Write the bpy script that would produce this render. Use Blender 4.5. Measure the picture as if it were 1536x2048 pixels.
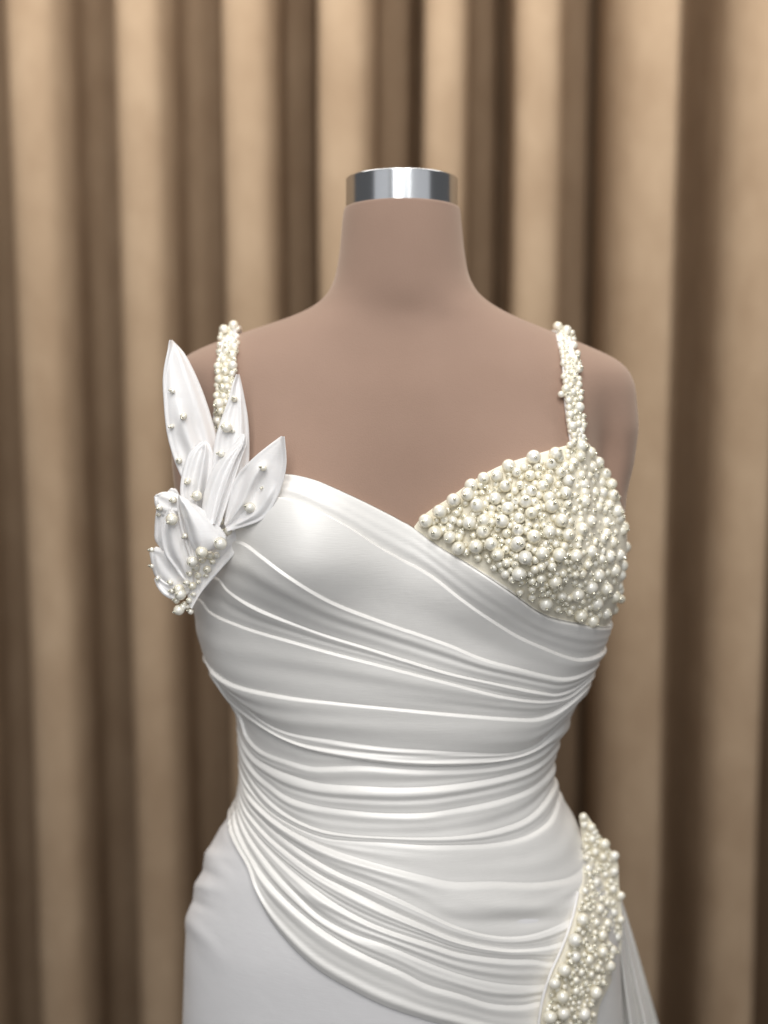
import bpy, math, random
import numpy as np
from mathutils import Vector, Matrix
random.seed(7); RNG = np.random.default_rng(7)
for o in list(bpy.data.objects): bpy.data.objects.remove(o)
sc = bpy.context.scene
C = sc.collection
R = math.radians
# ------------------------------------------------------------------ camera
FPX = 2958.0; DIST = 1.25; PITCH = R(8.2); ZC = 1.25
cam_loc = np.array([0.0, -DIST*math.cos(PITCH), ZC + DIST*math.sin(PITCH)])
fw = np.array([0, math.cos(PITCH), -math.sin(PITCH)])
up = np.array([0, math.sin(PITCH), math.cos(PITCH)])
cd = bpy.data.cameras.new('camera'); cam = bpy.data.objects.new('camera', cd); C.objects.link(cam)
cd.sensor_fit = 'VERTICAL'; cd.sensor_height = 36.0; cd.lens = FPX/2048*36
cam.location = cam_loc; cam.rotation_euler = (math.pi/2 - PITCH, 0, 0)
cd.clip_start = 0.05; cd.clip_end = 50
cd.dof.use_dof = True; cd.dof.focus_distance = 1.115; cd.dof.aperture_fstop = 2.7
sc.camera = cam
# ------------------------------------------------------------------ light
w = bpy.data.worlds.new('World'); sc.world = w; w.use_nodes = True
bg = w.node_tree.nodes['Background']; bg.inputs[0].default_value = (0.98, 0.98, 1.0, 1); bg.inputs[1].default_value = 0.11
def area(name, loc, target, sx, sy, power, col=(1, 0.97, 0.92)):
    ld = bpy.data.lights.new(name, 'AREA'); ld.shape = 'RECTANGLE'; ld.size = sx; ld.size_y = sy
    ld.energy = power; ld.color = col
    o = bpy.data.objects.new(name, ld); C.objects.link(o); o.location = loc
    d = Vector(target) - Vector(loc); o.rotation_euler = d.to_track_quat('-Z', 'Y').to_euler()
    return o
area('ceiling_lamp', (-0.30, -1.20, 2.62), (-0.2, -0.25, 1.2), 0.34, 1.2, 13, (1, .98, .95))
area('ceiling_lamp', (0.30, -1.20, 2.62), (0.2, -0.25, 1.2), 0.34, 1.2, 13, (1, .98, .95))
area('ceiling_lamp', (0.0, 0.30, 2.42), (0, 0.80, 1.5), 2.6, 0.20, 24, (1, .96, .9))
area('front_light', (-0.50, -2.6, 2.25), (0, 0, 1.4), 0.12, 1.3, 6, (1, 1, 1))
area('front_light', (-0.14, -2.7, 2.25), (0, 0, 1.4), 0.12, 1.3, 6, (1, 1, 1))
area('front_light', (1.9, -2.3, 2.0), (0, 0, 1.4), 2.2, 1.8, 6.5, (.98, .98, 1))  # added dim panel: stands in for lit walls, fills the front
area('front_light', (-1.9, -2.0, 2.0), (0, 0, 1.4), 1.6, 1.6, 4.5, (.98, .98, 1))  # added left fill panel in place of a lit wall, no real lamp
area('front_light', (0.75, -2.6, 2.25), (0, 0, 1.4), 0.05, 1.3, 1.2, (1, 1, 1))
area('front_light', (-0.1, -3.1, 2.2), (0, 0, 1.3), 1.9, 1.6, 6, (.97, .98, 1))  # added wide fill panel, greys the cap between its bright stripes
sc.view_settings.view_transform = 'Standard'; sc.view_settings.look = 'None'
sc.view_settings.exposure = 0.0; sc.view_settings.gamma = 1.0
sc.render.resolution_x = 768; sc.render.resolution_y = 1024
sc.render.engine = 'CYCLES'

# ------------------------------------------------------------------ projection helpers
def at(px, py, Y):
    """3-D point seen at photo pixel (1536x2048) and standing at depth Y"""
    px = np.asarray(px, float); py = np.asarray(py, float); Y = np.asarray(Y, float)
    a = (px-768)/FPX; b = (1024-py)/FPX
    dx = a; dy = fw[1] + b*up[1]; dz = fw[2] + b*up[2]
    t = (Y - cam_loc[1])/dy
    return np.stack(np.broadcast_arrays(cam_loc[0]+dx*t, Y, cam_loc[2]+dz*t), -1)
def proj(P):
    d = P - cam_loc
    zc = d @ fw
    return 768 + FPX*d[..., 0]/zc, 1024 - FPX*(d @ up)/zc
def crom(pts, n=160):
    p = np.array(pts, float)
    p = np.vstack([2*p[0]-p[1], p, 2*p[-1]-p[-2]])
    seg = np.linalg.norm(np.diff(p, axis=0), axis=1)**0.5 + 1e-6
    t = np.concatenate([[0], np.cumsum(seg)])
    out = []
    T = np.linspace(t[1], t[-2], n)
    for x in T:
        i = min(max(np.searchsorted(t, x, side='right')-1, 1), len(p)-3)
        t0, t1, t2, t3 = t[i-1:i+3]; p0, p1, p2, p3 = p[i-1:i+3]
        A1 = (t1-x)/(t1-t0)*p0+(x-t0)/(t1-t0)*p1; A2 = (t2-x)/(t2-t1)*p1+(x-t1)/(t2-t1)*p2; A3 = (t3-x)/(t3-t2)*p2+(x-t2)/(t3-t2)*p3
        B1 = (t2-x)/(t2-t0)*A1+(x-t0)/(t2-t0)*A2; B2 = (t3-x)/(t3-t1)*A2+(x-t1)/(t3-t1)*A3
        out.append((t2-x)/(t2-t1)*B1+(x-t1)/(t2-t1)*B2)
    return np.array(out)
def gsm(a, s):
    k = int(3*s)+1; x = np.arange(-k, k+1); g = np.exp(-x*x/(2*s*s)); g /= g.sum()
    ap = np.concatenate([2*a[0]-a[k:0:-1], a, 2*a[-1]-a[-2:-k-2:-1]])
    return np.convolve(ap, g, 'valid')
def sstep(x, a, b):
    t = np.clip((x-a)/(b-a), 0, 1); return t*t*(3-2*t)
def wav(a, b, seed=0, n=5, f=1.0):
    r = np.random.default_rng(seed); s = 0
    for i in range(n):
        k = r.normal(size=2)*f; s = s+np.sin(a*k[0]+b*k[1]+r.uniform(0, 6.28))
    return s/n

# ------------------------------------------------------------------ mesh / object helpers
def tag(o, label=None, cat=None, group=None, kind=None):
    if label: o['label'] = label
    if cat: o['category'] = cat
    if group: o['group'] = group
    if kind: o['kind'] = kind
    return o
def empty(name, loc, parent=None):
    o = bpy.data.objects.new(name, None); C.objects.link(o); o.location = loc; o.empty_display_size = .05
    if parent: o.parent = parent
    return o
def mesh_obj(name, verts, faces, mat, parent=None, smooth=True, uv=None):
    me = bpy.data.meshes.new(name)
    verts = np.asarray(verts, np.float32).reshape(-1, 3); faces = np.asarray(faces, np.int32)
    k = faces.shape[1]
    me.vertices.add(len(verts)); me.vertices.foreach_set('co', verts.ravel())
    me.loops.add(faces.size); me.loops.foreach_set('vertex_index', faces.ravel())
    me.polygons.add(len(faces)); me.polygons.foreach_set('loop_start', np.arange(0, faces.size, k, dtype=np.int32))
    if uv is not None:
        l = me.uv_layers.new(name='UVMap'); l.data.foreach_set('uv', np.asarray(uv, np.float32)[faces.ravel()].ravel())
    me.update(calc_edges=True); me.validate()
    me.polygons.foreach_set('use_smooth', [smooth]*len(me.polygons))
    me.materials.append(mat)
    o = bpy.data.objects.new(name, me); C.objects.link(o)
    if parent: o.parent = parent
    return o
def grid_faces(nr, nc, wrap=False):
    r = np.arange(nr-1)[:, None]; c = np.arange(nc if wrap else nc-1)[None, :]
    a = r*nc+c; b = r*nc+(c+1) % nc
    return np.stack([a, a+nc, b+nc, b], -1).reshape(-1, 4)
def grid_obj(name, P, mat, parent=None, wrap=False, flip=False):
    nr, nc = P.shape[:2]; f = grid_faces(nr, nc, wrap)
    if flip: f = f[:, ::-1]
    uu, vv = np.meshgrid(np.linspace(0, 1, nc), np.linspace(0, 1, nr))
    return mesh_obj(name, P.reshape(-1, 3), f, mat, parent, uv=np.stack([uu, vv], -1).reshape(-1, 2))
def local(P, origin): return P - np.asarray(origin)

# ------------------------------------------------------------------ materials
def newmat(name):
    m = bpy.data.materials.new(name); m.use_nodes = True
    return m, m.node_tree.nodes, m.node_tree.links, m.node_tree.nodes['Principled BSDF']
def satin(name, col, rough=.36, spec=.5, metal=.0):
    m, N, L, b = newmat(name)
    b.inputs['Base Color'].default_value = (*col, 1); b.inputs['Roughness'].default_value = rough
    b.inputs['Specular IOR Level'].default_value = spec; b.inputs['Metallic'].default_value = metal
    b.inputs['Sheen Weight'].default_value = .08; b.inputs['Sheen Roughness'].default_value = .4
    tc = N.new('ShaderNodeTexCoord')
    mp = N.new('ShaderNodeMapping'); mp.inputs['Rotation'].default_value = (0, R(32), 0); mp.inputs['Scale'].default_value = (90, 90, 1500)
    n1 = N.new('ShaderNodeTexNoise'); n1.inputs['Scale'].default_value = 1.0; n1.inputs['Detail'].default_value = 4
    n2 = N.new('ShaderNodeTexNoise'); n2.inputs['Scale'].default_value = 22; n2.inputs['Detail'].default_value = 3
    L.new(tc.outputs['Object'], mp.inputs[0]); L.new(mp.outputs[0], n1.inputs[0]); L.new(tc.outputs['Object'], n2.inputs[0])
    bp = N.new('ShaderNodeBump'); bp.inputs['Strength'].default_value = .35; bp.inputs['Distance'].default_value = .0004
    b2 = N.new('ShaderNodeBump'); b2.inputs['Strength'].default_value = .25; b2.inputs['Distance'].default_value = .004
    L.new(n1.outputs['Fac'], bp.inputs['Height']); L.new(n2.outputs['Fac'], b2.inputs['Height'])
    L.new(b2.outputs[0], bp.inputs['Normal']); L.new(bp.outputs[0], b.inputs['Normal'])
    return m
M = {}
M['satin'] = satin('ivory_satin', (.855, .842, .815), .47, .65, .10)
M['satin_soft'] = satin('ivory_satin_skirt', (.88, .872, .88), .44, .6, .05)
M['petal'] = satin('white_petal_satin', (.90, .885, .88), .36, .6, .03)
_b = M['petal'].node_tree.nodes['Principled BSDF']; _b.inputs['Subsurface Weight'].default_value = .15; _b.inputs['Subsurface Radius'].default_value = (1, .85, .75); _b.inputs['Subsurface Scale'].default_value = .003
M['cupcloth'] = satin('cream_lining', (.84, .79, .66), .5, .3)
def pearlmat():
    m, N, L, b = newmat('cream_pearl')
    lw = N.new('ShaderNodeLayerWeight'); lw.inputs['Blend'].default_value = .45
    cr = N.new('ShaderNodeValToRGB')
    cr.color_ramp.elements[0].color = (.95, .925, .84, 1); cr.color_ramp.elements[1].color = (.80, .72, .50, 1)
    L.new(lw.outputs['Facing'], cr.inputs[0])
    oi = N.new('ShaderNodeObjectInfo'); hs = N.new('ShaderNodeHueSaturation'); mr = N.new('ShaderNodeMapRange')
    mr.inputs['To Min'].default_value = .75; mr.inputs['To Max'].default_value = 1.3
    L.new(oi.outputs['Random'], mr.inputs['Value']); L.new(mr.outputs[0], hs.inputs['Saturation']); L.new(cr.outputs[0], hs.inputs['Color']); L.new(hs.outputs[0], b.inputs['Base Color'])
    b.inputs['Roughness'].default_value = .24; b.inputs['Specular IOR Level'].default_value = .7
    b.inputs['Metallic'].default_value = .12
    b.inputs['Coat Weight'].default_value = .9; b.inputs['Coat Roughness'].default_value = .06
    b.inputs['Sheen Weight'].default_value = .15
    return m
M['pearl'] = pearlmat()
def simple(name, col, rough, metal=0, spec=.5, **kw):
    m, N, L, b = newmat(name)
    b.inputs['Base Color'].default_value = (*col, 1); b.inputs['Roughness'].default_value = rough
    b.inputs['Metallic'].default_value = metal; b.inputs['Specular IOR Level'].default_value = spec
    return m
M['seed'] = simple('silver_lined_glass', (.80, .78, .66), .12, .75)
M['chrome'] = simple('polished_chrome', (.66, .68, .70), .19, 1)
def formmat():
    m, N, L, b = newmat('tan_jersey')
    tc = N.new('ShaderNodeTexCoord'); n = N.new('ShaderNodeTexNoise'); n.inputs['Scale'].default_value = 9; n.inputs['Detail'].default_value = 5
    cr = N.new('ShaderNodeValToRGB'); cr.color_ramp.elements[0].position = .3; cr.color_ramp.elements[1].position = .7
    cr.color_ramp.elements[0].color = (.298, .198, .150, 1); cr.color_ramp.elements[1].color = (.332, .224, .172, 1)
    L.new(tc.outputs['Object'], n.inputs[0]); L.new(n.outputs['Fac'], cr.inputs[0]); L.new(cr.outputs[0], b.inputs['Base Color'])
    f = N.new('ShaderNodeTexNoise'); f.inputs['Scale'].default_value = 900; f.inputs['Detail'].default_value = 2
    L.new(tc.outputs['Object'], f.inputs[0])
    bp = N.new('ShaderNodeBump'); bp.inputs['Strength'].default_value = .35; bp.inputs['Distance'].default_value = .0006
    L.new(f.outputs['Fac'], bp.inputs['Height']); L.new(bp.outputs[0], b.inputs['Normal'])
    b.inputs['Roughness'].default_value = .8; b.inputs['Specular IOR Level'].default_value = .2
    b.inputs['Sheen Weight'].default_value = .35; b.inputs['Sheen Roughness'].default_value = .5; b.inputs['Sheen Tint'].default_value = (1, .85, .72, 1)
    return m
M['form'] = formmat()
def curtmat():
    m, N, L, b = newmat('beige_velvet')
    tc = N.new('ShaderNodeTexCoord'); mp = N.new('ShaderNodeMapping'); mp.inputs['Scale'].default_value = (1, 1, .6)
    n = N.new('ShaderNodeTexNoise'); n.inputs['Scale'].default_value = 16; n.inputs['Detail'].default_value = 6; n.inputs['Roughness'].default_value = .6
    cr = N.new('ShaderNodeValToRGB'); cr.color_ramp.elements[0].position = .3; cr.color_ramp.elements[1].position = .72
    cr.color_ramp.elements[0].color = (.355, .252, .165, 1); cr.color_ramp.elements[1].color = (.445, .328, .222, 1)
    L.new(tc.outputs['Object'], mp.inputs[0]); L.new(mp.outputs[0], n.inputs[0]); L.new(n.outputs['Fac'], cr.inputs[0]); L.new(cr.outputs[0], b.inputs['Base Color'])
    b.inputs['Roughness'].default_value = .9; b.inputs['Specular IOR Level'].default_value = .1
    return m
M['curtain'] = curtmat()

# ------------------------------------------------------------------ body surface
# photo row, left edge, right edge, front depth, back depth, centre Y   (depths in metres)
ROWS = [
 (421, 688, 920, .048, .048, .030), (430, 686, 921, .050, .050, .030), (440, 685, 922, .051, .051, .030), (500, 680, 928, .054, .054, .028), (550, 672, 936, .056, .058, .026),
 (580, 661, 950, .057, .062, .025), (600, 644, 970, .057, .066, .024), (615, 625, 995, .057, .07, .024), (630, 592, 1022, .058, .074, .024),
 (645, 548, 1058, .059, .078, .024), (660, 500, 1098, .061, .08, .024), (680, 442, 1148, .064, .083, .022), (700, 390, 1196, .067, .086, .022),
 (715, 366, 1230, .070, .088, .020), (735, 352, 1254, .074, .09, .018), (765, 345, 1268, .079, .093, .016), (850, 345, 1275, .090, .10, .012),
 (920, 346, 1265, .097, .105, .010), (980, 352, 1250, .101, .108, .008), (1040, 368, 1252, .104, .108, .006), (1100, 384, 1252, .106, .108, .004),
 (1160, 390, 1244, .106, .106, .002), (1210, 394, 1228, .106, .104, .002), (1250, 399, 1210, .105, .1, .002), (1300, 412, 1194, .103, .097, 0),
 (1340, 431, 1178, .101, .094, 0), (1400, 465, 1147, .098, .088, 0), (1450, 474, 1124, .096, .085, 0), (1500, 478, 1109, .096, .084, 0),
 (1550, 477, 1106, .097, .086, 0), (1600, 468, 1123, .100, .092, 0), (1650, 444, 1152, .104, .10, 0), (1700, 411, 1182, .108, .108, 0),
 (1750, 394, 1206, .111, .116, 0), (1800, 378, 1224, .114, .122, 0), (1850, 368, 1234, .116, .126, 0), (1900, 366, 1240, .117, .128, 0),
 (2048, 362, 1246, .120, .13, 0), (2300, 362, 1250, .120, .13, 0), (2700, 375, 1240, .12, .13, 0)]
_z = []; _L = []; _R = []; _f = []; _b = []; _c = []
for (py, l, r, f, b, c) in ROWS:
    ins = 8 if py > 1000 else 0
    p = at([l+ins, r-ins], [py, py], c); _z.append(p[0, 2]); _L.append(p[0, 0]); _R.append(p[1, 0]); _f.append(f); _b.append(b); _c.append(c)
_o = np.argsort(_z); _z = np.array(_z)[_o]
ZG = np.linspace(_z[0], _z[-1], 900); _dz = ZG[1]-ZG[0]
def _tab(v, s): return gsm(np.interp(ZG, _z, np.array(v)[_o]), s/_dz)
TL = _tab(_L, .0045); TR = _tab(_R, .0045); TF = _tab(_f, .012); TB = _tab(_b, .012); TC = _tab(_c, .012)
ZTOP = _z[-1]
zp = lambda py, Y=-.1: float(at(768, py, Y)[2]); xp = lambda px, Y=-.1, py=1100: float(at(px, py, Y)[0])
B1 = (xp(585, -.14), zp(1118, -.14)); B2 = (xp(1085, -.14), zp(1112, -.14))
def body(th, z):
    th = np.asarray(th, float); z = np.asarray(z, float); th, z = np.broadcast_arrays(th, z)
    L = np.interp(z, ZG, TL); Rr = np.interp(z, ZG, TR); xc = (L+Rr)/2; a = (Rr-L)/2
    f = np.interp(z, ZG, TF); b = np.interp(z, ZG, TB); yc = np.interp(z, ZG, TC)
    n = 2.0 + .35*sstep(z, zp(1650), zp(1300))*(1-sstep(z, zp(760), zp(640)))
    s = np.sin(th); c = np.cos(th)
    X = xc + a*np.sign(s)*np.abs(s)**(2/n)
    d = np.where(c > 0, f, b)
    Y = yc - d*np.sign(c)*np.abs(c)**(2/n)
    fr = sstep(c, 0, .35)
    for (bx, bz), A in ((B1, .036), (B2, .042)):
        dz = z-bz; szz = np.where(dz < 0, .047, .082)
        Y = Y - fr*A*np.exp(-((X-bx)/.060)**2 - (dz/szz)**2)
    # hollow between chest and the arm caps
    for gx in (xp(1205, -.03, 900), xp(395, -.03, 900)):
        Y = Y + fr*.026*np.exp(-((X-gx)/.017)**2 - ((z-zp(930, -.05))/.045)**2)
    # collar bone hollow
    Y = Y + fr*.005*np.exp(-((X-xp(815, 0, 640))/.035)**2 - ((z-zp(632, -.03))/.016)**2)
    # stomach and hip roundness
    Y = Y - fr*.012*np.exp(-((X-xp(790))/.08)**2 - ((z-zp(1900))/.10)**2)
    # the neck leans back a little
    Z = z - .125*(Y-yc)*sstep(z, zp(640, 0), zp(480, 0))
    return np.stack([X, Y, Z], -1)
def bnorm(th, z):
    e = 1e-3
    a = body(th+e, z)-body(th-e, z); b = body(th, z+e)-body(th, z-e)
    n = np.cross(a, b); n /= np.linalg.norm(n, axis=-1, keepdims=True)+1e-12
    # outward
    out = body(th, z) - np.stack([np.broadcast_to(np.interp(z, ZG, (TL+TR)/2), n.shape[:-1]), np.broadcast_to(np.interp(z, ZG, TC), n.shape[:-1]), body(th, z)[..., 2]], -1)
    s = np.sign((n*out).sum(-1, keepdims=True)); s[s == 0] = 1
    return n*s
THS = np.linspace(-1.62, 1.62, 241)
def inv(px, py):
    """(theta, z) of the body point seen at a photo pixel, clamped to the silhouette"""
    px = np.atleast_1d(np.asarray(px, float)); py = np.atleast_1d(np.asarray(py, float))
    oth = np.zeros(len(px)); oz = np.zeros(len(px))
    for i in range(len(px)):
        z = zp(py[i], -.1)
        for _ in range(7):
            P = body(THS, z); x, y = proj(P)
            x = np.maximum.accumulate(x) + np.arange(len(x))*1e-6
            th = np.interp(px[i], x, THS)
            Yh = np.interp(th, THS, P[:, 1])
            z = .35*z + .65*float(at(px[i], py[i], Yh)[2])
        oth[i] = th; oz[i] = z
    return oth, oz
def surf(px, py, off=0.0):
    th, z = inv(px, py); th = np.clip(th, -1.45, 1.45)
    N = bnorm(th, z); P = body(th, z)+N*np.asarray(off).reshape(-1, 1)
    return at(np.atleast_1d(px), np.atleast_1d(py), P[:, 1]), N

FORM0 = (0, 0, ZG[0]); DRESS0 = (0, 0, zp(1100, 0))
form = empty('dress_form', FORM0)
tag(form, 'tan jersey covered headless dress form with a chrome neck cap, wearing the white gown', 'mannequin')
nth = 260; th = np.linspace(-math.pi, math.pi, nth, endpoint=False)
zz = np.concatenate([np.linspace(ZG[0], zp(1050), 60), np.linspace(zp(1050), ZTOP, 260)[1:]])
TH, ZZ = np.meshgrid(th, zz)
P = body(TH, ZZ)
P[ZZ < zp(1060)] -= bnorm(TH, ZZ)[ZZ < zp(1060)]*.002
# rounded closing of the neck top
top = P[-1]; cen = top.mean(0); caps = []
for k, (s, h) in enumerate(((.985, .0012), (.955, .0018), (.90, .0020), (.5, .002), (.01, .002))):
    q = cen+(top-cen)*s; q[:, 2] += h; caps.append(q)
P = np.concatenate([P, np.array(caps)], 0)
grid_obj('torso', local(P, FORM0), M['form'], form, wrap=True)
# chrome cap : leans with the neck
topc = cen
u1 = np.array([1, 0, 0.]); tilt = math.atan(.125); ax = np.array([0, math.sin(tilt), math.cos(tilt)]); u2 = np.cross(ax, u1)
def lathe(prof, n=96):
    a = np.linspace(0, 2*math.pi, n, endpoint=False)
    return np.array([[topc+r*(np.cos(t)*u1+np.sin(t)*u2)+h*ax for t in a] for r, h in prof])
rc = float((at(915, 400, .03)[0]-at(692, 400, .03)[0])/2)
topc = topc + np.array([float(at(803.5, 400, .03)[0])-topc[0], 0, 0])
grid_obj('neck_cap', local(lathe([(rc*.99, -.003), (rc, -.001), (rc, 0), (rc, .001), (rc, .0250), (rc, .0254), (rc-.0006, .0261), (rc-.0018, .0265), (rc-.004, .0267), (.4*rc, .0268), (.0005, .0268)]), FORM0), M['chrome'], form, wrap=True)
knob = lathe([(.0170, .0267), (.0170, .0298), (.0160, .0308), (.0140, .0314), (.0005, .0316)], 48)
grid_obj('cap_button', local(knob, FORM0), M['chrome'], form, wrap=True)

# ------------------------------------------------------------------ dress
dress = empty('wedding_dress', DRESS0)
tag(dress, 'ivory satin draped wedding gown with pearl covered cup and satin flower, on the dress form', 'dress')
def curve_tz(pts, cols):
    d = crom(pts, 140); th, z = inv(d[:, 0], d[:, 1])
    keep = np.abs(th) < 1.5
    if keep.sum() > 4: th, z = th[keep], z[keep]
    o = np.argsort(th); th, z = th[o], z[o]
    zc = np.interp(cols, th, z)
    return gsm(zc, 2.0)
def pleats(name, curves, cols, mat, base=.003, lipw=.0035, wob=0, edge_top=True, closed=False, extra=None, gain=.7, left_fade=0):
    """curves: list of dict(p=px polyline, a=amplitude in m (scalar or (theta list, value list)), soft=0..1)"""
    Zc = np.array([curve_tz(c['p'], cols) for c in curves])
    for i in range(1, len(Zc)): Zc[i] = np.minimum(Zc[i], Zc[i-1]-.0009)
    rows_z = []; rows_h = []
    A = []
    for i, c in enumerate(curves):
        a = c.get('a', .003)
        if isinstance(a, (tuple, list)):
            thk, _ = inv([q[0] for q in a[0]], [q[1] for q in a[0]]); o = np.argsort(thk)
            a = np.interp(cols, thk[o], np.array(a[1])[o])
        else: a = np.full(len(cols), float(a))
        a = a*gain*(1+.45*wav(cols*4, 0*cols+i*3.1, i, 4, 1.2))*(1-.8*sstep(-cols, 1.1, 1.5)*left_fade)
        A.append(a)
    if edge_top:
        for s, h in ((-.0002, -.004), (0, -.001), (.0000, .0006)):
            rows_z.append(Zc[0]+s*0); rows_h.append(np.full(len(cols), h))
    last = len(curves)-2
    for i in range(len(curves)-1):
        W = Zc[i]-Zc[i+1]
        soft = curves[i].get('soft', .3); bul = curves[i].get('bulge', .0)
        a = A[i]*np.clip(W/.008, .15, 1)
        lw = np.minimum(lipw*(1+2.2*soft), .42*W)
        sT = [lw*q for q in (0, .05, .11, .18, .26, .34, .43, .52, .62, .73, .86, 1.0, 1.18, 1.4)]
        sM = [(lw*1.4)*(1-t)+(W*.985)*t for t in np.linspace(0, 1, 17 if i < last else 27)[1:]]
        for s in sT+sM:
            t = s/np.maximum(W, 1e-5)
            q = np.clip(s/lw, 0, 1); rise = np.sin(q*math.pi/2)**1.25
            tt = np.clip((s-lw*.6)/np.maximum(W-lw*.6, 1e-5), 0, 1)
            h = a*rise*(1-.95*tt**1.15)
            if i == last: h = a*rise*(1-.8*np.sin(np.clip(tt/.7, 0, 1)*math.pi/2)) + 1.0*A[-1]*np.exp(-((tt-.76)/.18)**2)
            k = i+t
            h = h + bul*np.sin(np.pi*np.clip(t, 0, 1))*np.clip(W/.02, 0, 1)
            h = h + wob*np.sin(np.pi*np.clip(t, 0, 1))*np.clip(W/.012, .1, 1)*wav(cols*2.2+i*5, k*9+cols*1.5, 31+i, 6, 1.2)
            rows_z.append(Zc[i]-s); rows_h.append(h)
    # last edge turned under
    for h in (.0, -.0015):
        rows_z.append(Zc[-1].copy()); rows_h.append(np.full(len(cols), h))
    Zr = np.array(rows_z); Hr = np.array(rows_h); TT = np.broadcast_to(cols, Zr.shape)
    P0 = body(TT, Zr); N = bnorm(TT, Zr)
    Hr = Hr + base
    if extra is not None:
        px, py = proj(P0); Hr = Hr + extra(px, py, TT, Zr)
        if left_fade: Hr = base + (Hr-base)*(1-sstep(px, 1153, 1172)*sstep(py, 1650, 1690))
    P1 = P0+N*Hr[..., None]
    return grid_obj(name, local(P1, DRESS0), mat, dress), Zc

colsA = np.linspace(-2.3, 2.3, 900)
A_ = [
 dict(p=[(330,1050),(400,1020),(470,985),(530,960),(569,954),(623,964),(692,992),(760,1023),(822,1054),(882,1094),(949,1131),(1017,1172),(1085,1223),(1146,1241),(1185,1249),(1215,1250)], a=.0022, soft=.1, bulge=.0015),
 dict(p=[(340,1100),(420,1040),(490,1003),(555,997),(600,1008),(640,1027),(692,1055),(760,1096),(865,1148),(920,1187),(979,1229),(1028,1262),(1077,1286),(1125,1307),(1152,1312),(1184,1304),(1210,1276)], a=.0050, soft=.2),
 dict(p=[(370,1140),(430,1085),(487,1080),(530,1108),(575,1140),(658,1192),(760,1236),(850,1268),(898,1285),(963,1312),(1028,1330),(1077,1343),(1119,1350),(1152,1343),(1184,1324),(1202,1300)], a=.0030, soft=.25),
 dict(p=[(385,1165),(420,1150),(448,1153),(463,1172),(504,1200),(627,1254),(741,1293),(850,1328),(898,1342),(995,1363),(1077,1379),(1106,1382),(1142,1369),(1174,1343),(1195,1318)], a=.0030, soft=.12),
 dict(p=[(388,1190),(412,1196),(431,1220),(487,1246),(594,1278),(676,1303),(773,1329),(850,1349),(898,1361),(995,1386),(1060,1395),(1093,1395),(1126,1387),(1158,1363),(1186,1334)], a=.0030, soft=.12),
 dict(p=[(392,1215),(399,1262),(425,1320),(457,1350),(490,1366),(578,1387),(676,1400),(800,1413),(930,1425),(1028,1431),(1067,1430),(1100,1418),(1135,1392),(1168,1362)], a=.0034, soft=.22, bulge=.0015),
 dict(p=[(395,1240),(404,1285),(440,1345),(490,1400),(562,1452),(676,1477),(773,1491),(850,1496),(930,1500),(1028,1499),(1070,1480),(1100,1450),(1140,1405)], a=.0012, soft=1.0),
 dict(p=[(396,1262),(410,1310),(448,1366),(480,1412),(545,1459),(610,1491),(676,1509),(773,1523),(850,1528),(930,1526),(995,1519),(1044,1506),(1077,1490),(1112,1472),(1130,1440)], a=.0026, soft=.5),
]
def exA(px, py, T, Z):
    # slight cup seam swelling and uneven pull of the cloth
    return .0012*wav(T*3, Z*60, 11, 5, 1.0)
oA, ZcA = pleats('bodice_drape', A_, colsA, M['satin'], base=.0045, extra=exA, lipw=.0014, wob=.0013, gain=.70)
colsB = np.linspace(-2.3, 2.3, 1000)
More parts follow.
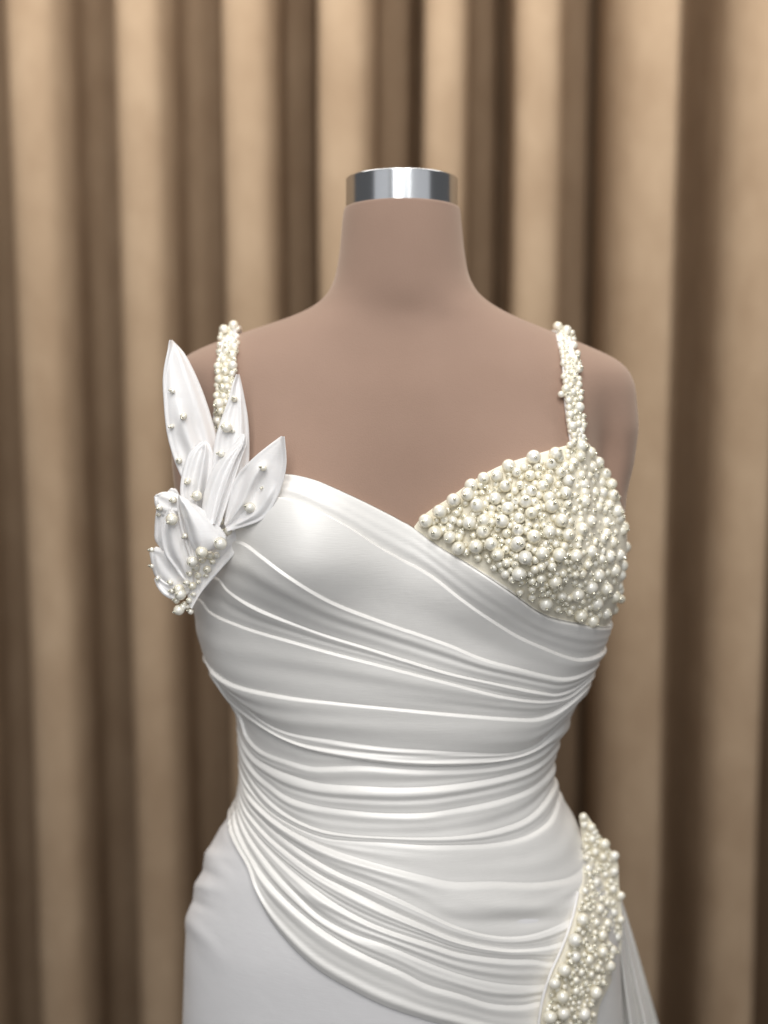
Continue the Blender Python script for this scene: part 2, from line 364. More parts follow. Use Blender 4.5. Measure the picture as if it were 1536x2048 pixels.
B_ = [
 dict(p=[(440,1330),(480,1375),(545,1425),(676,1480),(850,1500),(995,1490),(1077,1462),(1130,1410)], a=0),
 dict(p=[(462,1395),(487,1432),(500,1468),(526,1497),(578,1518),(627,1531),(676,1531),(724,1530),(850,1538),(995,1530),(1077,1500),(1125,1452)], a=.0024, soft=.4),
 dict(p=[(471,1420),(490,1475),(513,1509),(545,1531),(594,1551),(643,1564),(741,1571),(800,1573),(898,1567),(995,1551),(1060,1529),(1093,1506),(1117,1475)], a=.0026, soft=.4),
 dict(p=[(474,1445),(495,1505),(520,1545),(545,1567),(578,1590),(627,1607),(708,1620),(773,1625),(850,1624),(898,1617),(995,1597),(1060,1571),(1093,1542),(1112,1500)], a=.0028, soft=.5),
 dict(p=[(475,1465),(495,1530),(529,1583),(578,1626),(643,1657),(708,1669),(773,1673),(850,1674),(915,1671),(980,1660),(1045,1636),(1084,1600),(1104,1564),(1110,1530)], a=.0028, soft=.35),
 dict(p=[(476,1485),(497,1555),(535,1612),(590,1650),(650,1674),(692,1680),(773,1684),(850,1689),(915,1689),(980,1686),(1045,1672),(1090,1642),(1108,1605),(1116,1560)], a=.0024, soft=.4),
 dict(p=[(476,1500),(496,1574),(545,1630),(610,1673),(676,1701),(741,1722),(806,1740),(850,1751),(899,1762),(980,1762),(1078,1764),(1143,1750),(1190,1700),(1205,1680)], a=.0040, soft=.8),
 dict(p=[(476,1512),(496,1595),(540,1650),(594,1692),(676,1742),(741,1770),(806,1800),(850,1822),(910,1850),(980,1869),(1045,1870),(1110,1850),(1160,1820),(1215,1770)], a=.0026, soft=.7),
 dict(p=[(475,1525),(492,1605),(532,1662),(578,1703),(643,1748),(708,1782),(773,1815),(850,1850),(899,1871),(964,1889),(1032,1896),(1100,1888),(1160,1860),(1222,1815)], a=.0034, soft=.45),
 dict(p=[(474,1540),(487,1615),(513,1664),(562,1718),(627,1772),(692,1817),(757,1850),(850,1882),(915,1903),(1013,1916),(1061,1917),(1104,1923),(1170,1905),(1226,1865)], a=.0030, soft=.4),
 dict(p=[(473,1552),(482,1620),(503,1672),(545,1732),(600,1790),(643,1830),(708,1865),(773,1888),(850,1921),(915,1945),(980,1961),(1045,1968),(1091,1966),(1160,1955),(1230,1915)], a=.0032, soft=.4),
 dict(p=[(471,1570),(478,1640),(497,1695),(532,1750),(578,1800),(627,1842),(676,1876),(741,1912),(806,1942),(850,1965),(915,1984),(980,2004),(1045,2007),(1078,2000),(1150,1998),(1232,1970)], a=.0036, soft=.5),
 dict(p=[(450,1605),(462,1650),(482,1700),(503,1740),(515,1778),(545,1838),(594,1896),(643,1939),(708,1978),(773,2010),(850,2036),(950,2062),(1050,2085),(1150,2090),(1238,2070)], a=.0042, soft=.75, bulge=.001),
]
def exB(px, py, T, Z):
    r = .0012*wav(T*4, Z*50, 5, 6, 1.3)
    # crushed dent where the cloth bunches on the stomach
    r = r + .0022*np.exp(-((px-630)/38)**2-((py-1795-(px-630)*.6)/12)**2)
    r = r + .0020*np.exp(-((px-1010)/90)**2-((py-1812)/14)**2) - .0018*np.exp(-((px-1020)/90)**2-((py-1838)/12)**2)
    return r
oB, ZcB = pleats('waist_drape', B_, colsB, M['satin'], base=.0028, edge_top=False, extra=exB, lipw=.0025, wob=.0012, gain=.78, left_fade=1)

# skirt under the drapes
ths = np.linspace(-math.pi, math.pi, 420, endpoint=False); zs = np.linspace(ZG[0]+.002, zp(1560, -.1), 300)
T_, Z_ = np.meshgrid(ths, zs); P0 = body(T_, Z_); N0 = bnorm(T_, Z_); px, py = proj(P0)
def ridge(px, py, a, b, s, A):
    a = np.array(a, float); b = np.array(b, float); d = b-a; L = np.linalg.norm(d); d /= L
    t = (px-a[0])*d[0]+(py-a[1])*d[1]; q = (px-a[0])*-d[1]+(py-a[1])*d[0]
    return A*np.exp(-(q/s)**2)*np.exp(-np.clip(t-L*.3, 0, None)**2/(L*.6)**2)*np.exp(-np.clip(-t, 0, None)**2/200)
h = .0016+.0008*wav(T_*3, Z_*25, 3)
fmask = np.cos(T_) > -.2
for a, b, s, A in (((398,1702),(470,1720),13,.0042),((390,1735),(450,1760),12,-.0040),((386,1768),(440,1782),11,.0040),((380,1798),(430,1822),11,-.0035),
                   ((372,1832),(440,1905),14,.0040),((372,1870),(420,1950),16,-.0015),((450,1665),(500,1745),13,.0025),((430,1700),(480,1760),12,-.0015)):
    h = h + .36*fmask*ridge(px, py, a, b, s, A)
skirt = grid_obj('skirt', local(P0+N0*h[..., None], DRESS0), M['satin_soft'], dress, wrap=True)
# back of the bodice (plain satin, so the gown is whole from the side)
tb = np.linspace(2.25, 2*math.pi-2.25, 120); zb = np.linspace(zp(1600, .1), zp(1180, .1), 80)
T_, Z_ = np.meshgrid(tb, zb); T_ = np.where(T_ > math.pi, T_-2*math.pi, T_)
grid_obj('back_bodice', local(body(T_, Z_)+bnorm(T_, Z_)*.006, DRESS0), M['satin_soft'], dress)

# ------------------------------------------------------------------ pearls & seed beads
def uvsphere(n=20, m=12):
    v = [(0, 0, 1)]
    for i in range(1, m):
        a = math.pi*i/m
        for j in range(n):
            b = 2*math.pi*j/n; v.append((math.sin(a)*math.cos(b), math.sin(a)*math.sin(b), math.cos(a)))
    v.append((0, 0, -1)); f = []
    for j in range(n): f.append((0, 1+j, 1+(j+1) % n))
    for i in range(m-2):
        for j in range(n):
            a = 1+i*n+j; b = 1+i*n+(j+1) % n; f += [(a, a+n, b+n), (a, b+n, b)]
    l = len(v)-1
    for j in range(n): f.append((l, 1+(m-2)*n+(j+1) % n, 1+(m-2)*n+j))
    return np.array(v), np.array(f)
SV, SF = uvsphere(22, 14)
_pm = mesh_obj('pearl', SV, SF, M['pearl']); PEARL = _pm.data; bpy.data.objects.remove(_pm)
NP = [0]
def mark_pearl(c, r, parent, origin):
    o = bpy.data.objects.new('pearl', PEARL); C.objects.link(o); o.parent = parent
    o.location = tuple(np.asarray(c)-np.asarray(origin)); o.scale = (r, r, r*random.uniform(.94, 1.0))
    o.rotation_euler = (random.uniform(-.5, .5), random.uniform(-.5, .5), random.uniform(0, 6))
    NP[0] += 1
    return o
def joined(name, cs, rs, V, F, mat, parent, origin, rots=None):
    vs = []; fs = []; k = 0
    for i, (c, r) in enumerate(zip(cs, rs)):
        W = V*r
        if rots is not None: W = W @ rots[i].T
        vs.append(W+np.asarray(c)-np.asarray(origin)); fs.append(F+k); k += len(V)
    if not vs: return None
    o = mesh_obj(name, np.concatenate(vs), np.concatenate(fs), mat, parent); o['kind'] = 'stuff'
    return o
def tube():   # a short glass bugle with a bore, axis +Z, outer radius 1
    n = 8; prof = [(.48, -.95), (.85, -1.0), (1.0, -.7), (1.0, .7), (.85, 1.0), (.48, .95), (.40, .6), (.40, -.6)]
    v = []; f = []
    for r, z in prof:
        for j in range(n): v.append((r*math.cos(2*math.pi*j/n), r*math.sin(2*math.pi*j/n), z*1.15))
    m = len(prof)
    for i in range(m):
        for j in range(n):
            a = i*n+j; b = i*n+(j+1) % n; c = ((i+1) % m)*n+j; d = ((i+1) % m)*n+(j+1) % n
            f += [(a, b, d), (a, d, c)]
    return np.array(v), np.array(f)
TV, TF_ = tube()
def frame(n, jit=0):
    n = np.asarray(n, float)+np.random.default_rng(int(abs(n[0])*1e6) % 99991).normal(size=3)*jit
    n /= np.linalg.norm(n); t = np.cross(n, [0.3, .2, .93]); t /= np.linalg.norm(t); b = np.cross(n, t)
    return np.stack([t, b, n], 1)
def inpoly(x, y, poly):
    c = False; n = len(poly)
    for i in range(n):
        x1, y1 = poly[i]; x2, y2 = poly[(i+1) % n]
        if (y1 > y) != (y2 > y) and x < (x2-x1)*(y-y1)/(y2-y1)+x1: c = not c
    return c
PXM = 1/2640.0   # metres per photo pixel near the front of the dress
def beaded(parent, origin, traced, poly, nsmall, nseed, off, name_small, limit_small=0, rs_rng=(5.5, 8.5), seed_on=1.0, scale=1.0):
    pxs = np.array([t[0] for t in traced]); pys = np.array([t[1] for t in traced]); rr = np.array([t[2] for t in traced])*scale
    rr = np.minimum(rr, 15.2)
    S, N = surf(pxs, pys, off)
    seeds_c = []; seeds_r = []; seeds_R = []
    cl = []
    for i in range(len(traced)):
        r = rr[i]*PXM
        P_, _ = surf([pxs[i]], [pys[i]], [off+r*(1.0+random.uniform(0, .55))]); c = P_[0]
        mark_pearl(c, r, parent, origin); cl.append((pxs[i], pys[i], rr[i]))
        if random.random() < seed_on and N[i][1] < -.35:
            d = N[i]*.9+np.array([random.uniform(-.55, .55), -.45, random.uniform(-.65, .35)]); d /= np.linalg.norm(d)
            seeds_c.append(c+d*(r+.0004)); seeds_r.append(random.uniform(.0009, .0014)); seeds_R.append(frame(d, .45))
    xs = [p[0] for p in poly]; ys = [p[1] for p in poly]; small = []; tries = 0
    while len(small) < nsmall and tries < 30000:
        tries += 1; x = random.uniform(min(xs), max(xs)); y = random.uniform(min(ys), max(ys))
        if not inpoly(x, y, poly): continue
        r = random.uniform(*rs_rng)
        if all((x-a)**2+(y-b)**2 > ((.60*c+.62*r))**2 for a, b, c in cl):
            small.append((x, y, r)); cl.append((x, y, r))
    if small:
        sp, sn = surf([s[0] for s in small], [s[1] for s in small], [off+s[2]*PXM*random.uniform(.6, 1.1) for s in small])
        for i, s in enumerate(small[:limit_small]): mark_pearl(sp[i], s[2]*PXM, parent, origin)
        joined(name_small, sp[limit_small:], [s[2]*PXM for s in small[limit_small:]], SV, SF, M['pearl'], parent, origin)
        for i in range(len(small)):
            if random.random() < .6:
                d = sn[i]+np.array([random.uniform(-.5, .5), -.3, random.uniform(-.5, .4)]); d /= np.linalg.norm(d)
                seeds_c.append(sp[i]+d*(small[i][2]*PXM+.0004)); seeds_r.append(random.uniform(.0007, .001)); seeds_R.append(frame(d, .5))
    q = []
    while len(q) < nseed:
        x = random.uniform(min(xs), max(xs)); y = random.uniform(min(ys), max(ys))
        if inpoly(x, y, poly): q.append((x, y))
    if q:
        sp, sn = surf([a[0] for a in q], [a[1] for a in q], [off+random.uniform(.0008, .0050) for _ in q])
        for i in range(len(q)):
            seeds_c.append(sp[i]); seeds_r.append(random.uniform(.0007, .0011)); seeds_R.append(frame(RNG.normal(size=3), .2))
    joined('seed_beads', seeds_c, seeds_r, TV, TF_, M['seed'], parent, origin, seeds_R)

# cup -------------------------------------------------------------
cup_top = [(828,1054),(836,1040),(862,1020),(895,1000),(930,975),(965,952),(1005,932),(1060,914),(1100,902),(1140,890),(1168,884),(1190,915),(1215,955),(1238,1010),(1250,1060)]
dtop = crom(cup_top, 160); tt, zt = inv(dtop[:, 0], dtop[:, 1])
colsC = np.linspace(tt.min(), 1.75, 200); o_ = np.argsort(tt)
ztop = np.interp(colsC, tt[o_], zt[o_]); ztop = gsm(ztop, 2)
zbot = np.interp(colsC, colsA, ZcA[0])-.006
ztop = np.maximum(ztop, zbot+.001)
rows = []
for t in np.linspace(0, 1, 60): rows.append(ztop*(1-t)+zbot*t)
rows = np.array(rows); TT = np.broadcast_to(colsC, rows.shape)
Pc = body(TT, rows)+bnorm(TT, rows)*.0022
edge = body(TT[:1], rows[:1])-bnorm(TT[:1], rows[:1])*.002
cup = grid_obj('beaded_cup', local(np.concatenate([edge, Pc], 0), DRESS0), M['cupcloth'], dress)
cup['label'] = 'right hand cup covered in cream pearls and clear seed beads'
def zl(pts, ox, oy, s, rmul=1.0): return [(ox+x/s, oy+y/s, r/s*rmul) for x, y, r in pts]
c1 = zl([(195,1115,90),(310,1260,90),(490,1315,80),(365,1000,90),(535,860,85),(710,790,85),(755,680,85),(905,590,75),(1065,560,75),(1215,440,85),(825,925,90),(1050,840,80),(730,1140,90),(530,1110,55),(910,1110,85),(1130,1120,85),(1200,960,80),(1170,690,75),(1350,680,60),(1310,520,60),(900,1250,85),(600,1450,85),(810,1430,90),(1000,1400,85),(1190,1270,60),(1330,1390,90),(570,1020,50),(1050,1310,40),(1080,1530,80)], 820, 860, 6.144)
c2 = zl([(230,330,95),(280,460,55),(500,290,85),(540,340,60),(440,420,70),(830,210,80),(800,320,75),(720,400,65),(940,450,80),(1030,480,45),(560,520,70),(185,560,70),(400,610,75),(340,690,75),(655,620,75),(805,560,70),(840,670,80),(1050,650,75),(1120,680,40),(200,750,75),(420,830,80),(450,930,90),(620,770,80),(850,770,85),(850,880,90),(1200,800,80),(1270,830,35),(1040,880,60),(130,880,80),(650,910,60),(720,980,50),(590,1000,50),(200,1020,75),(960,1010,50),(1090,990,60),(1250,1000,90),(1120,1140,60),(570,1110,90),(930,1120,80),(50,1080,70),(820,1220,90),(1320,1190,95),(1120,1270,70),(420,1250,85),(230,1310,90),(650,1290,100),(170,1170,50),(40,1230,75),(380,1400,50),(500,1400,50),(980,1380,60),(770,1420,50)], 1030, 860, 6.144)
c3 = zl([(20,310,95),(125,460,95),(330,410,95),(545,430,95),(745,440,95),(930,390,100),(1060,480,60),(1160,450,85),(1310,560,85),(1215,620,90),(1020,680,95),(890,550,65),(820,660,65),(320,575,60),(450,570,60),(50,660,110),(320,720,60),(210,750,50),(490,760,105),(610,730,50),(935,830,105),(765,920,100),(1120,850,95),(1270,810,65),(1220,940,85),(1000,1030,95),(575,940,65),(380,1030,100),(210,850,50),(210,950,50),(60,890,45),(530,1100,45),(810,1175,105),(950,1240,95),(1110,1150,80),(1210,1100,70),(1300,970,60),(1350,330,80),(1080,230,70)], 1030, 1040, 6.144)
cup_poly = [(850,1050),(868,1030),(900,1010),(940,985),(975,962),(1010,945),(1065,928),(1110,915),(1150,898),(1176,900),(1204,938),(1232,992),(1246,1055),(1248,1120),(1240,1180),(1215,1230),(1180,1235),(1110,1218),(1030,1165),(960,1122),(895,1082)]
c4 = [(1181,905,12),(1196,925,13),(1210,948,13),(1222,968,13),(1190,950,11),(1205,985,12),(1218,1010,12),(1238,1035,13),(1243,1060,13),(1240,1150,13),(1236,1180,13),(1188,985,12),(1196,1015,12),(1212,1045,12),(1225,1085,12),(1238,1110,13)]
beaded(cup, DRESS0, c1+c2+c3+c4, cup_poly, 210, 420, .0025, 'small_pearls', 30, (6, 10.5), 1.0, 1.06)

# straps ----------------------------------------------------------
def strap(centre, wpx, pearls, label, poly, drop_back):
    d = crom(centre, 60); n = len(d)
    S, N = surf(d[:, 0], d[:, 1], .0042)
    half = wpx/2*PXM*.95
    rows = []
    X = np.array([1, 0, 0.])
    T = np.gradient(S, axis=0); T /= np.linalg.norm(T, axis=1, keepdims=True)
    path = list(zip(S, N, T))
    # over the shoulder and down the back
    s0 = S[0]; yc = float(np.interp(s0[2], ZG, TC))
    back = []
    for k in range(1, 30):
        a = k/29*math.pi/2
        q = s0+np.array([0, .030*math.sin(a)*1.3, .004*math.sin(2*a)-.012*(1-math.cos(a))])
        back.append((q, np.array([0, math.sin(a), math.cos(a)]), np.array([0, -math.cos(a), math.sin(a)])))
    for k in range(1, 20):
        q = back[28][0]+np.array([0, .0025*k if k < 8 else .02, -.012*k]); back.append((q, np.array([0, 1, 0.]), np.array([0, 0, 1.])))
    path = back[::-1]+path
    for q, nn, t in path:
        side = np.cross(t, nn); side /= np.linalg.norm(side)+1e-9
        if side[0] < 0: side = -side
        side = side*.6+X*.4; side /= np.linalg.norm(side); nn2 = np.cross(side, t); nn2 /= np.linalg.norm(nn2)
        if nn2 @ nn < 0: nn2 = -nn2
        th_ = .0009
        prof = [(-1, -th_), (-1.03, 0), (-1, th_), (-.9, th_*1.6), (-.8, th_*1.1), (0, th_), (.8, th_*1.1), (.9, th_*1.6), (1, th_), (1.03, 0), (1, -th_)]
        rows.append([q+side*half*a+nn2*b for a, b in prof])
    o = grid_obj('strap', local(np.array(rows), DRESS0), M['petal'], dress, wrap=True); o['label'] = label
    beaded(o, DRESS0, pearls, poly, 50, 60, .0050, 'small_pearls', 0, (5.5, 8.5), .3, 1.35)
    return o
def stp(seq): return [(x, y, r) for x, y, r in seq]
pr = zl([(260,165,60),(390,220,60),(300,310,50),(480,450,60),(400,630,45),(530,640,45),(570,790,50),(330,560,35),(400,780,40),(490,950,50),(380,1080,55),(480,1130,45),(310,1160,40),(570,1350,65),(440,1460,50),(470,1630,60),(560,1590,45),(630,1780,35),(500,1760,45),(600,1920,75),(440,1900,40),(420,1250,45),(350,900,40),(520,1240,35)], 1080, 630, 7.315)
strap([(1124,668),(1130,690),(1137,720),(1141,760),(1143,800),(1147,840),(1152,875),(1158,905)], 34, pr, 'beaded strap on the right side', [(1112,655),(1142,655),(1160,720),(1162,790),(1168,850),(1172,890),(1142,890),(1136,830),(1130,770),(1126,720)], 0)
pl = zl([(350,210,60),(490,150,60),(410,340,55),(530,320,45),(500,470,50),(300,340,40),(380,520,55),(280,530,40),(470,590,55),(350,660,50),(260,750,50),(480,740,55),(370,830,55),(470,860,40),(280,940,55),(390,960,55),(330,1060,50),(400,1060,45),(250,1180,50),(350,1190,50),(280,1300,70),(380,1280,45),(300,1400,55),(260,1550,55),(340,1480,40),(250,1440,40)], 400, 630, 7.315)
strap([(462,660),(459,680),(455,710),(451,745),(447,780),(443,815),(438,850),(432,890)], 34, pl, 'beaded strap on the left side, half hidden by the satin leaves', [(440,655),(476,648),(474,700),(468,760),(455,820),(446,860),(430,860),(432,800),(434,740),(438,700)], 0)

# hip panel ---------------------------------------------------------
Lp = crom([(1158,1632),(1164,1680),(1163,1730),(1155,1790),(1142,1845),(1122,1900),(1100,1950),(1085,2000),(1076,2060),(1070,2110)], 80)
Rp = crom([(1176,1632),(1206,1680),(1234,1720),(1238,1770),(1243,1820),(1244,1870),(1238,1920),(1222,1965),(1200,2010),(1192,2060),(1190,2110)], 80)
rows = []
for v in np.linspace(0, 1, 16):
    q = Lp*(1-v)+Rp*v; off = .0150+.0025*math.sin(math.pi*v)
    if v == 0: off = .003
    rows.append(surf(q[:, 0], q[:, 1], off)[0])
rows = [rows[0]] + rows[1:]
hip = grid_obj('hip_panel', local(np.array(rows), DRESS0), M['cupcloth'], dress); hip['label'] = 'pearl covered panel on the right hip'
hp = zl([(650,120,45),(660,200,45),(730,230,50),(740,350,50),(865,400,60),(965,520,55),(770,480,50),(850,530,50),(700,650,50),(960,680,55),(875,710,40),(780,790,55),(665,880,40),(950,860,50),(1030,930,50),(890,1000,40),(950,1000,35),(815,1065,55),(960,1100,50),(760,280,45),(930,780,35)], 1040, 1610, 5.12)
hp += zl([(640,150,75),(780,180,45),(890,190,55),(840,310,60),(990,325,55),(1030,150,45),(565,360,75),(845,480,60),(945,465,55),(565,530,60),(700,560,60),(715,450,45),(920,625,60),(790,650,40),(455,670,70),(625,690,40),(725,710,40),(570,770,40),(355,805,60),(435,940,75),(570,880,45),(775,900,70),(310,1150,75),(445,1110,70),(655,1120,75),(560,1150,30),(600,1000,30)], 1040, 1810, 5.12)
hip_poly = [(1166,1640),(1180,1645),(1225,1720),(1232,1790),(1238,1860),(1228,1930),(1190,2000),(1186,2060),(1085,2060),(1100,1985),(1135,1900),(1155,1840),(1170,1760),(1172,1700)]
beaded(hip, DRESS0, hp, hip_poly, 130, 150, .0165, 'small_pearls', 0, (5, 8), .3, 1.12)
def tubepath(name, P, r, mat, parent, origin, n=8):
    P = np.asarray(P); T = np.gradient(P, axis=0); T /= np.linalg.norm(T, axis=1, keepdims=True); rows = []
    for p, t in zip(P, T):
        a = np.cross(t, [0, 1, .1]); a /= np.linalg.norm(a); b = np.cross(t, a)
        rows.append([p+r*(math.cos(k*2*math.pi/n)*a+math.sin(k*2*math.pi/n)*b) for k in range(n)])
    return grid_obj(name, local(np.array(rows), origin), mat, parent, wrap=True)
tubepath('piping', surf(Lp[25:, 0], Lp[25:, 1], .0125)[0], .0012, M['petal'], hip, DRESS0)

# side train ----------------------------------------------------------
Lt = crom([(1205,1800),(1200,1880),(1188,1960),(1180,2060),(1170,2200),(1160,2340)], 120)
Rt = crom([(1240,1790),(1256,1840),(1276,1905),(1296,1975),(1318,2050),(1352,2180),(1390,2340)], 120)
nv = 150; P_ = np.zeros((120, nv, 3)); us = np.linspace(0, 1, 120)
for j, v in enumerate(np.linspace(0, 1, nv)):
    q = Lt*(1-v)+Rt*v
    amp = .002+.028*us
    ph = v*2*math.pi*5.2+.8*math.sin(3*v+1)
    fold = np.sign(math.sin(ph))*abs(math.sin(ph))**.75
    Y = -.012-.018*(1-v)+.055*v*v - amp*fold*.8
    P_[:, j] = at(q[:, 0], q[:, 1], Y)
tr = grid_obj('side_train', local(P_, DRESS0), M['satin'], dress)

# ------------------------------------------------------------------ satin flower
Yr = float(surf([455], [1085], [.006])[0][0, 1])
FL0 = tuple(at(400, 1080, Yr))
flower = empty('satin_flower', tuple(np.array(FL0)-np.array(DRESS0)), dress)
flower['label'] = 'folded satin flower with five leaf shaped petals and scattered pearls'
def petal(L, Rr, d0, d1, bulge=.006, creases=(), nu=90, nv=48, curl=0, label=None, tilt=0, hem=.0004, mat='petal', mid=.0):
    """L and R edge lines run from base to tip; d0,d1 forward distance (m) at base and tip; tilt: right edge minus left edge"""
    Lc = crom(L, nu); Rc = crom(Rr, nu); u = np.linspace(0, 1, nu)[:, None]; v = np.linspace(0, 1, nv)[None, :]
    px = Lc[:, 0:1]*(1-v)+Rc[:, 0:1]*v; py = Lc[:, 1:2]*(1-v)+Rc[:, 1:2]*v
    wid = np.linalg.norm(Lc-Rc, axis=1)[:, None]*PXM
    d = d0*(1-u)+d1*u + mid*np.sin(np.pi*u) + tilt*(v-.5) + bulge*np.sin(np.pi*v)*np.clip(wid/.03, 0, 1)
    e = np.minimum(v, 1-v)*wid
    d = d + hem*np.exp(-((e-.0012)/.0009)**2) - .0004*np.exp(-((e-.0030)/.0012)**2) - curl*np.exp(-(e/.004)**2)
    for (u0, v0, u1, v1, s, A) in creases[:5]:
        A *= .95; s *= 1.3      # line in (u,v), width s in v, amplitude A (m)
        t = np.clip(((u-u0)*(u1-u0))/((u1-u0)**2+1e-9), 0, 1); vc = v0+(v1-v0)*t
        d = d + A*np.exp(-((v-vc)/s)**2)*sstep(u, min(u0, u1)-.12, min(u0, u1)+.05)*(1-sstep(u, max(u0, u1)-.05, max(u0, u1)+.12))
    Pf = at(px, py, Yr-d)
    n = np.cross(np.gradient(Pf, axis=1), np.gradient(Pf, axis=0)); n /= np.linalg.norm(n, axis=-1, keepdims=True)+1e-12
    if n[..., 1].mean() > 0: n = -n
    Pb = Pf-n*.0009
    # closed leaf: front sheet, then back sheet
    ring = np.concatenate([Pf, Pb[:, ::-1]], 1)
    o = grid_obj('petal', local(ring, FL0), M[mat], flower, wrap=True)
    if label: o['label'] = label
    return o
# back tall leaf
petal([(372,975),(350,925),(334,868),(327,800),(326,750),(334,705),(341,680)], [(440,960),(438,905),(430,860),(412,800),(392,750),(368,705),(345,680)], .002, -.012, .006,
      [(0,.55,.45,.35,.10,.003),(0,.75,.4,.6,.08,-.002),(.0,.85,.9,.72,.06,.0022),(0,.3,.3,.25,.1,-.002)], tilt=-.012, label='tall back leaf petal of the flower')
# middle tall leaf
petal([(425,1000),(424,935),(430,880),(440,845),(456,800),(466,765),(474,749)], [(492,990),(498,935),(499,880),(496,835),(490,800),(484,770),(479,748)], .010, -.002, .006,
      [(.1,.35,.9,.45,.12,-.002),(.0,.8,.75,.75,.07,.002)], tilt=-.006)
# right leaf
petal([(447,1045),(452,1010),(462,975),(478,945),(505,917),(535,892),(562,872)], [(455,1062),(495,1052),(530,1036),(553,1000),(568,958),(573,925),(567,873)], .020, .030, .004,
      [(.05,.45,.62,.30,.07,.0046),(.08,.60,.55,.50,.06,-.0040),(.1,.78,.5,.80,.08,.0034),(.05,.28,.5,.12,.07,-.0034),(.4,.55,.8,.62,.12,-.0018)], tilt=.012, curl=-.0012, label='right hand leaf petal pointing up to the right')
# small petal left of centre
petal([(362,1010),(360,975),(366,938),(376,908),(390,893),(405,882)], [(410,1030),(420,985),(427,940),(428,915),(422,893),(412,881)], .016, .006, .005,
      [(.0,.35,.8,.45,.1,-.003),(0,.6,.9,.62,.08,.003),(0,.85,.7,.8,.06,-.002)], tilt=-.002)
# narrow folded centre petal
petal([(402,1040),(404,1005),(412,972),(425,940),(445,912),(470,885),(484,867)], [(440,1052),(451,1020),(462,985),(473,950),(484,915),(492,890),(491,868)], .024, .010, .005,
      [(.0,.70,.95,.72,.05,.0035),(.0,.84,.9,.86,.05,-.0030),(.0,.55,.8,.5,.06,-.0018),(0,.2,.7,.25,.1,.002)], tilt=.002, curl=.001)
# backing leaf pointing down
petal([(512,1042),(470,1046),(432,1072),(402,1105),(384,1145),(375,1185),(378,1214)], [(513,1044),(492,1075),(470,1107),(447,1133),(425,1158),(403,1185),(383,1217)], .010, .012, .003,
      [(.1,.75,.9,.7,.08,-.0018),(.15,.35,.9,.3,.1,.0016)], tilt=.004, label='leaf petal pointing down under the pearls')
# left folds of the flower
petal([(316,1005),(311,1030),(309,1060),(310,1080),(322,1098)], [(352,1000),(350,1035),(348,1070),(345,1090),(340,1110)], .004, .004, .007, [(.1,.4,.9,.5,.15,-.002)], curl=.002)
petal([(356,1030),(335,1034),(318,1028),(310,1010),(308,994)], [(372,1005),(362,992),(345,985),(325,984),(312,989)], .010, .004, .006, [(.1,.5,.9,.5,.15,-.003)], curl=.002)
petal([(345,1010),(336,1003),(332,995),(333,985)], [(362,1000),(358,988),(352,978),(342,976)], -.004, -.010, .004)
petal([(350,1190),(325,1170),(309,1150),(303,1128),(299,1105)], [(392,1175),(382,1145),(362,1120),(340,1100),(312,1093)], .006, .000, .009,
      [(.1,.5,.9,.45,.16,-.003)], curl=.001)
petal([(376,1188),(352,1200),(330,1192),(315,1175),(308,1158)], [(385,1168),(370,1172),(350,1172),(332,1165),(315,1152)], .012, .004, .005, [(.1,.5,.9,.5,.2,-.002)])
petal([(372,1170),(350,1138),(330,1110),(322,1080),(322,1050),(334,1020)], [(388,1162),(384,1130),(374,1095),(364,1060),(356,1035),(345,1018)], .014, .016, .008,
      [(.15,.22,.9,.25,.12,-.0026)])
petal([(384,1128),(372,1090),(362,1060),(357,1030),(354,1005),(357,990)], [(395,1118),(388,1085),(382,1055),(374,1030),(368,1008),(360,990)], .019, .020, .003, [(.1,.5,.9,.5,.2,-.002)])
petal([(414,1103),(394,1104),(381,1088),(372,1058),(364,1032),(358,1008),(357,992)], [(420,1102),(442,1092),(453,1076),(442,1056),(424,1036),(400,1014),(361,991)], .026, .024, .007,
      [(.2,.2,.9,.3,.12,.0020)], curl=.0015, label='broad front petal folded over the middle')
fp = zl([(540,1570,20),(495,1600,16),(455,1650,18),(560,1610,14),(585,1570,16),(520,1700,10),(470,1740,12),(395,1745,14),(330,1860,16),(370,1900,18),(410,1860,14),(300,1800,12),(440,1820,10),(690,775,10),(700,570,14),(650,750,25),(615,920,16),(885,1012,14),(400,1095,15),(460,1190,24),(300,1340,28),(310,1215,16),(220,1265,16),(385,1445,13),(620,1355,15),(655,1415,20),(610,1495,30),(490,1550,28),(430,1610,26),(525,1660,18),(465,1700,16),(430,1765,18),(345,1790,26),(355,1820,28),(345,1920,26),(800,1265,25),(375,680,16),(305,520,11),(300,745,10),(345,965,15),(172,1535,12),(172,1640,10),(290,1745,12),(210,1715,10),(420,1930,14),(415,1690,12),(380,1880,12),(400,1900,10),(215,1310,10),(880,1135,5)], 250, 620, 3.2)
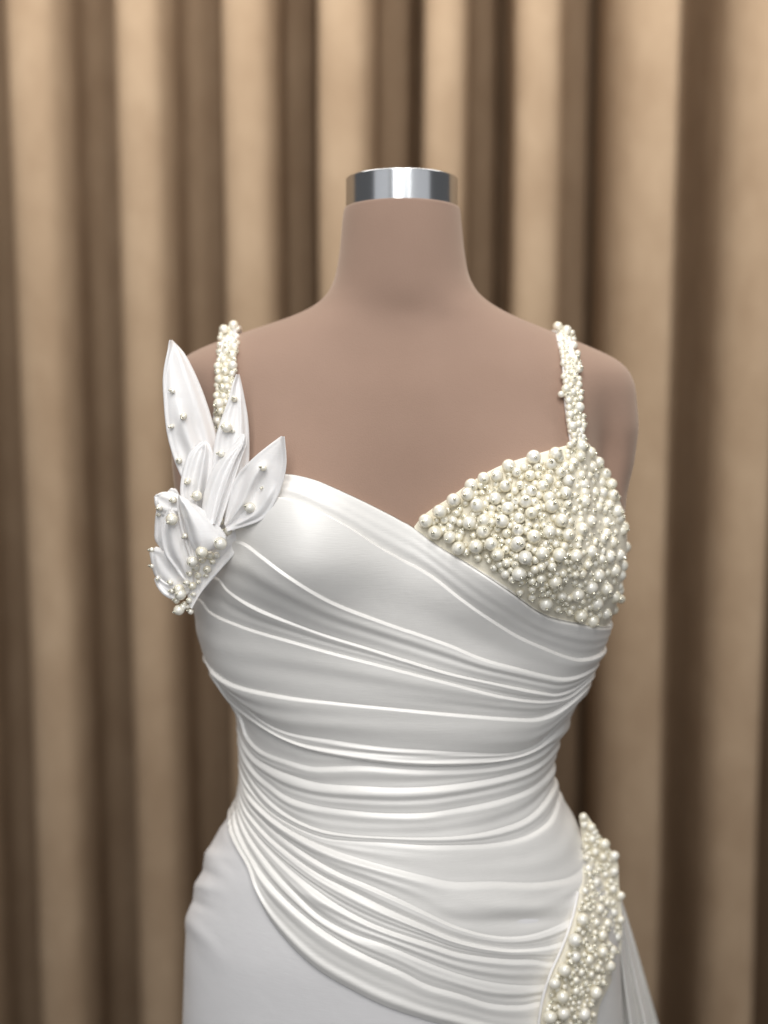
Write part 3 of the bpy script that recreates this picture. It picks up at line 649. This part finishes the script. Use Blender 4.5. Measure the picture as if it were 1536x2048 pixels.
# depth of each pearl : just in front of the nearest petal
from mathutils.bvhtree import BVHTree
vs = []; fs = []; k = 0
for o in flower.children:
    vv = np.empty(len(o.data.vertices)*3, np.float32); o.data.vertices.foreach_get('co', vv); vv = vv.reshape(-1, 3)+np.array(FL0)
    vs += [tuple(x) for x in vv.tolist()]
    fs += [tuple(k+i for i in p.vertices) for p in o.data.polygons]; k += len(vv)
bvh = BVHTree.FromPolygons(vs, fs)
sc_c = []; sc_r = []; sc_R = []
for x, y, r in fp:
    a = at(x, y, 0.0); d = Vector(a-cam_loc).normalized(); hit = bvh.ray_cast(Vector(cam_loc), d)
    Y = hit[0].y if hit[0] is not None else Yr-.008
    r *= 1.45; c = at(x, y, Y-r*PXM*.92); mark_pearl(c, r*PXM, flower, FL0)
    dd = np.array([random.uniform(-1, -.1), -.7, random.uniform(-.35, .5)]); dd /= np.linalg.norm(dd)
    sc_c.append(c+dd*(r*PXM+.0004)); sc_r.append(.0010); sc_R.append(frame(dd, .3))
joined('seed_beads', sc_c, sc_r, TV, TF_, M['seed'], flower, FL0, sc_R)

# ------------------------------------------------------------------ curtain
YC = .86
bands = [(10,115),(228,325),(442,545),(637,742),(848,935),(1035,1135),(1250,1365),(1475,1580)]
XC = lambda p: float(at(p, 0, YC)[0])
bands = [(10-215*k, 115-215*k) for k in range(9, 0, -1)]+bands+[(1475+215*k, 1580+215*k) for k in range(1, 10)]
prof = []
for i, (l, r) in enumerate(bands[:-1]):
    nl = bands[i+1][0]; g = nl-r; wv = r-l
    if r < 1200:   # crisp left edge, soft right side
        pts = [(l+6, .16), (l-1, .04), (l+3, .006), (l+.30*wv, -.006), (l+.80*wv, .004), (r+4, .06), (r+.16*g, .145), (r+.45*g, .18), (r+.75*g, .21), (nl-2, .28)]
    else:          # mirrored
        pts = [(l-10, .12), (l+2, .055), (l+.25*wv, .016), (l+.6*wv, -.002), (r-6, -.004), (r, .010), (r+2, .10), (r+.2*g, .22), (r+.6*g, .23), (nl-22, .19)]
    prof += pts
prof = np.array([(XC(p), d) for p, d in prof]); cp = crom(prof, 2600)
zr = np.linspace(-.05, 2.75, 90)
Pc = np.zeros((len(zr), len(cp), 3))
for i, z in enumerate(zr):
    k = .004*wav(cp[:, 0]*7, z*2.2+0*cp[:, 0], 21, 6, 1.4); k2 = .006*wav(cp[:, 0]*9, z*1.7+0*cp[:, 0], 22, 6, 1.2)
    Pc[i, :, 0] = cp[:, 0]+k; Pc[i, :, 1] = YC+cp[:, 1]*1.0+k2; Pc[i, :, 2] = z
cur = grid_obj('curtain', Pc, M['curtain'], None, flip=True)
tag(cur, 'beige velvet curtain hanging in deep vertical folds behind the dress form', 'curtain')
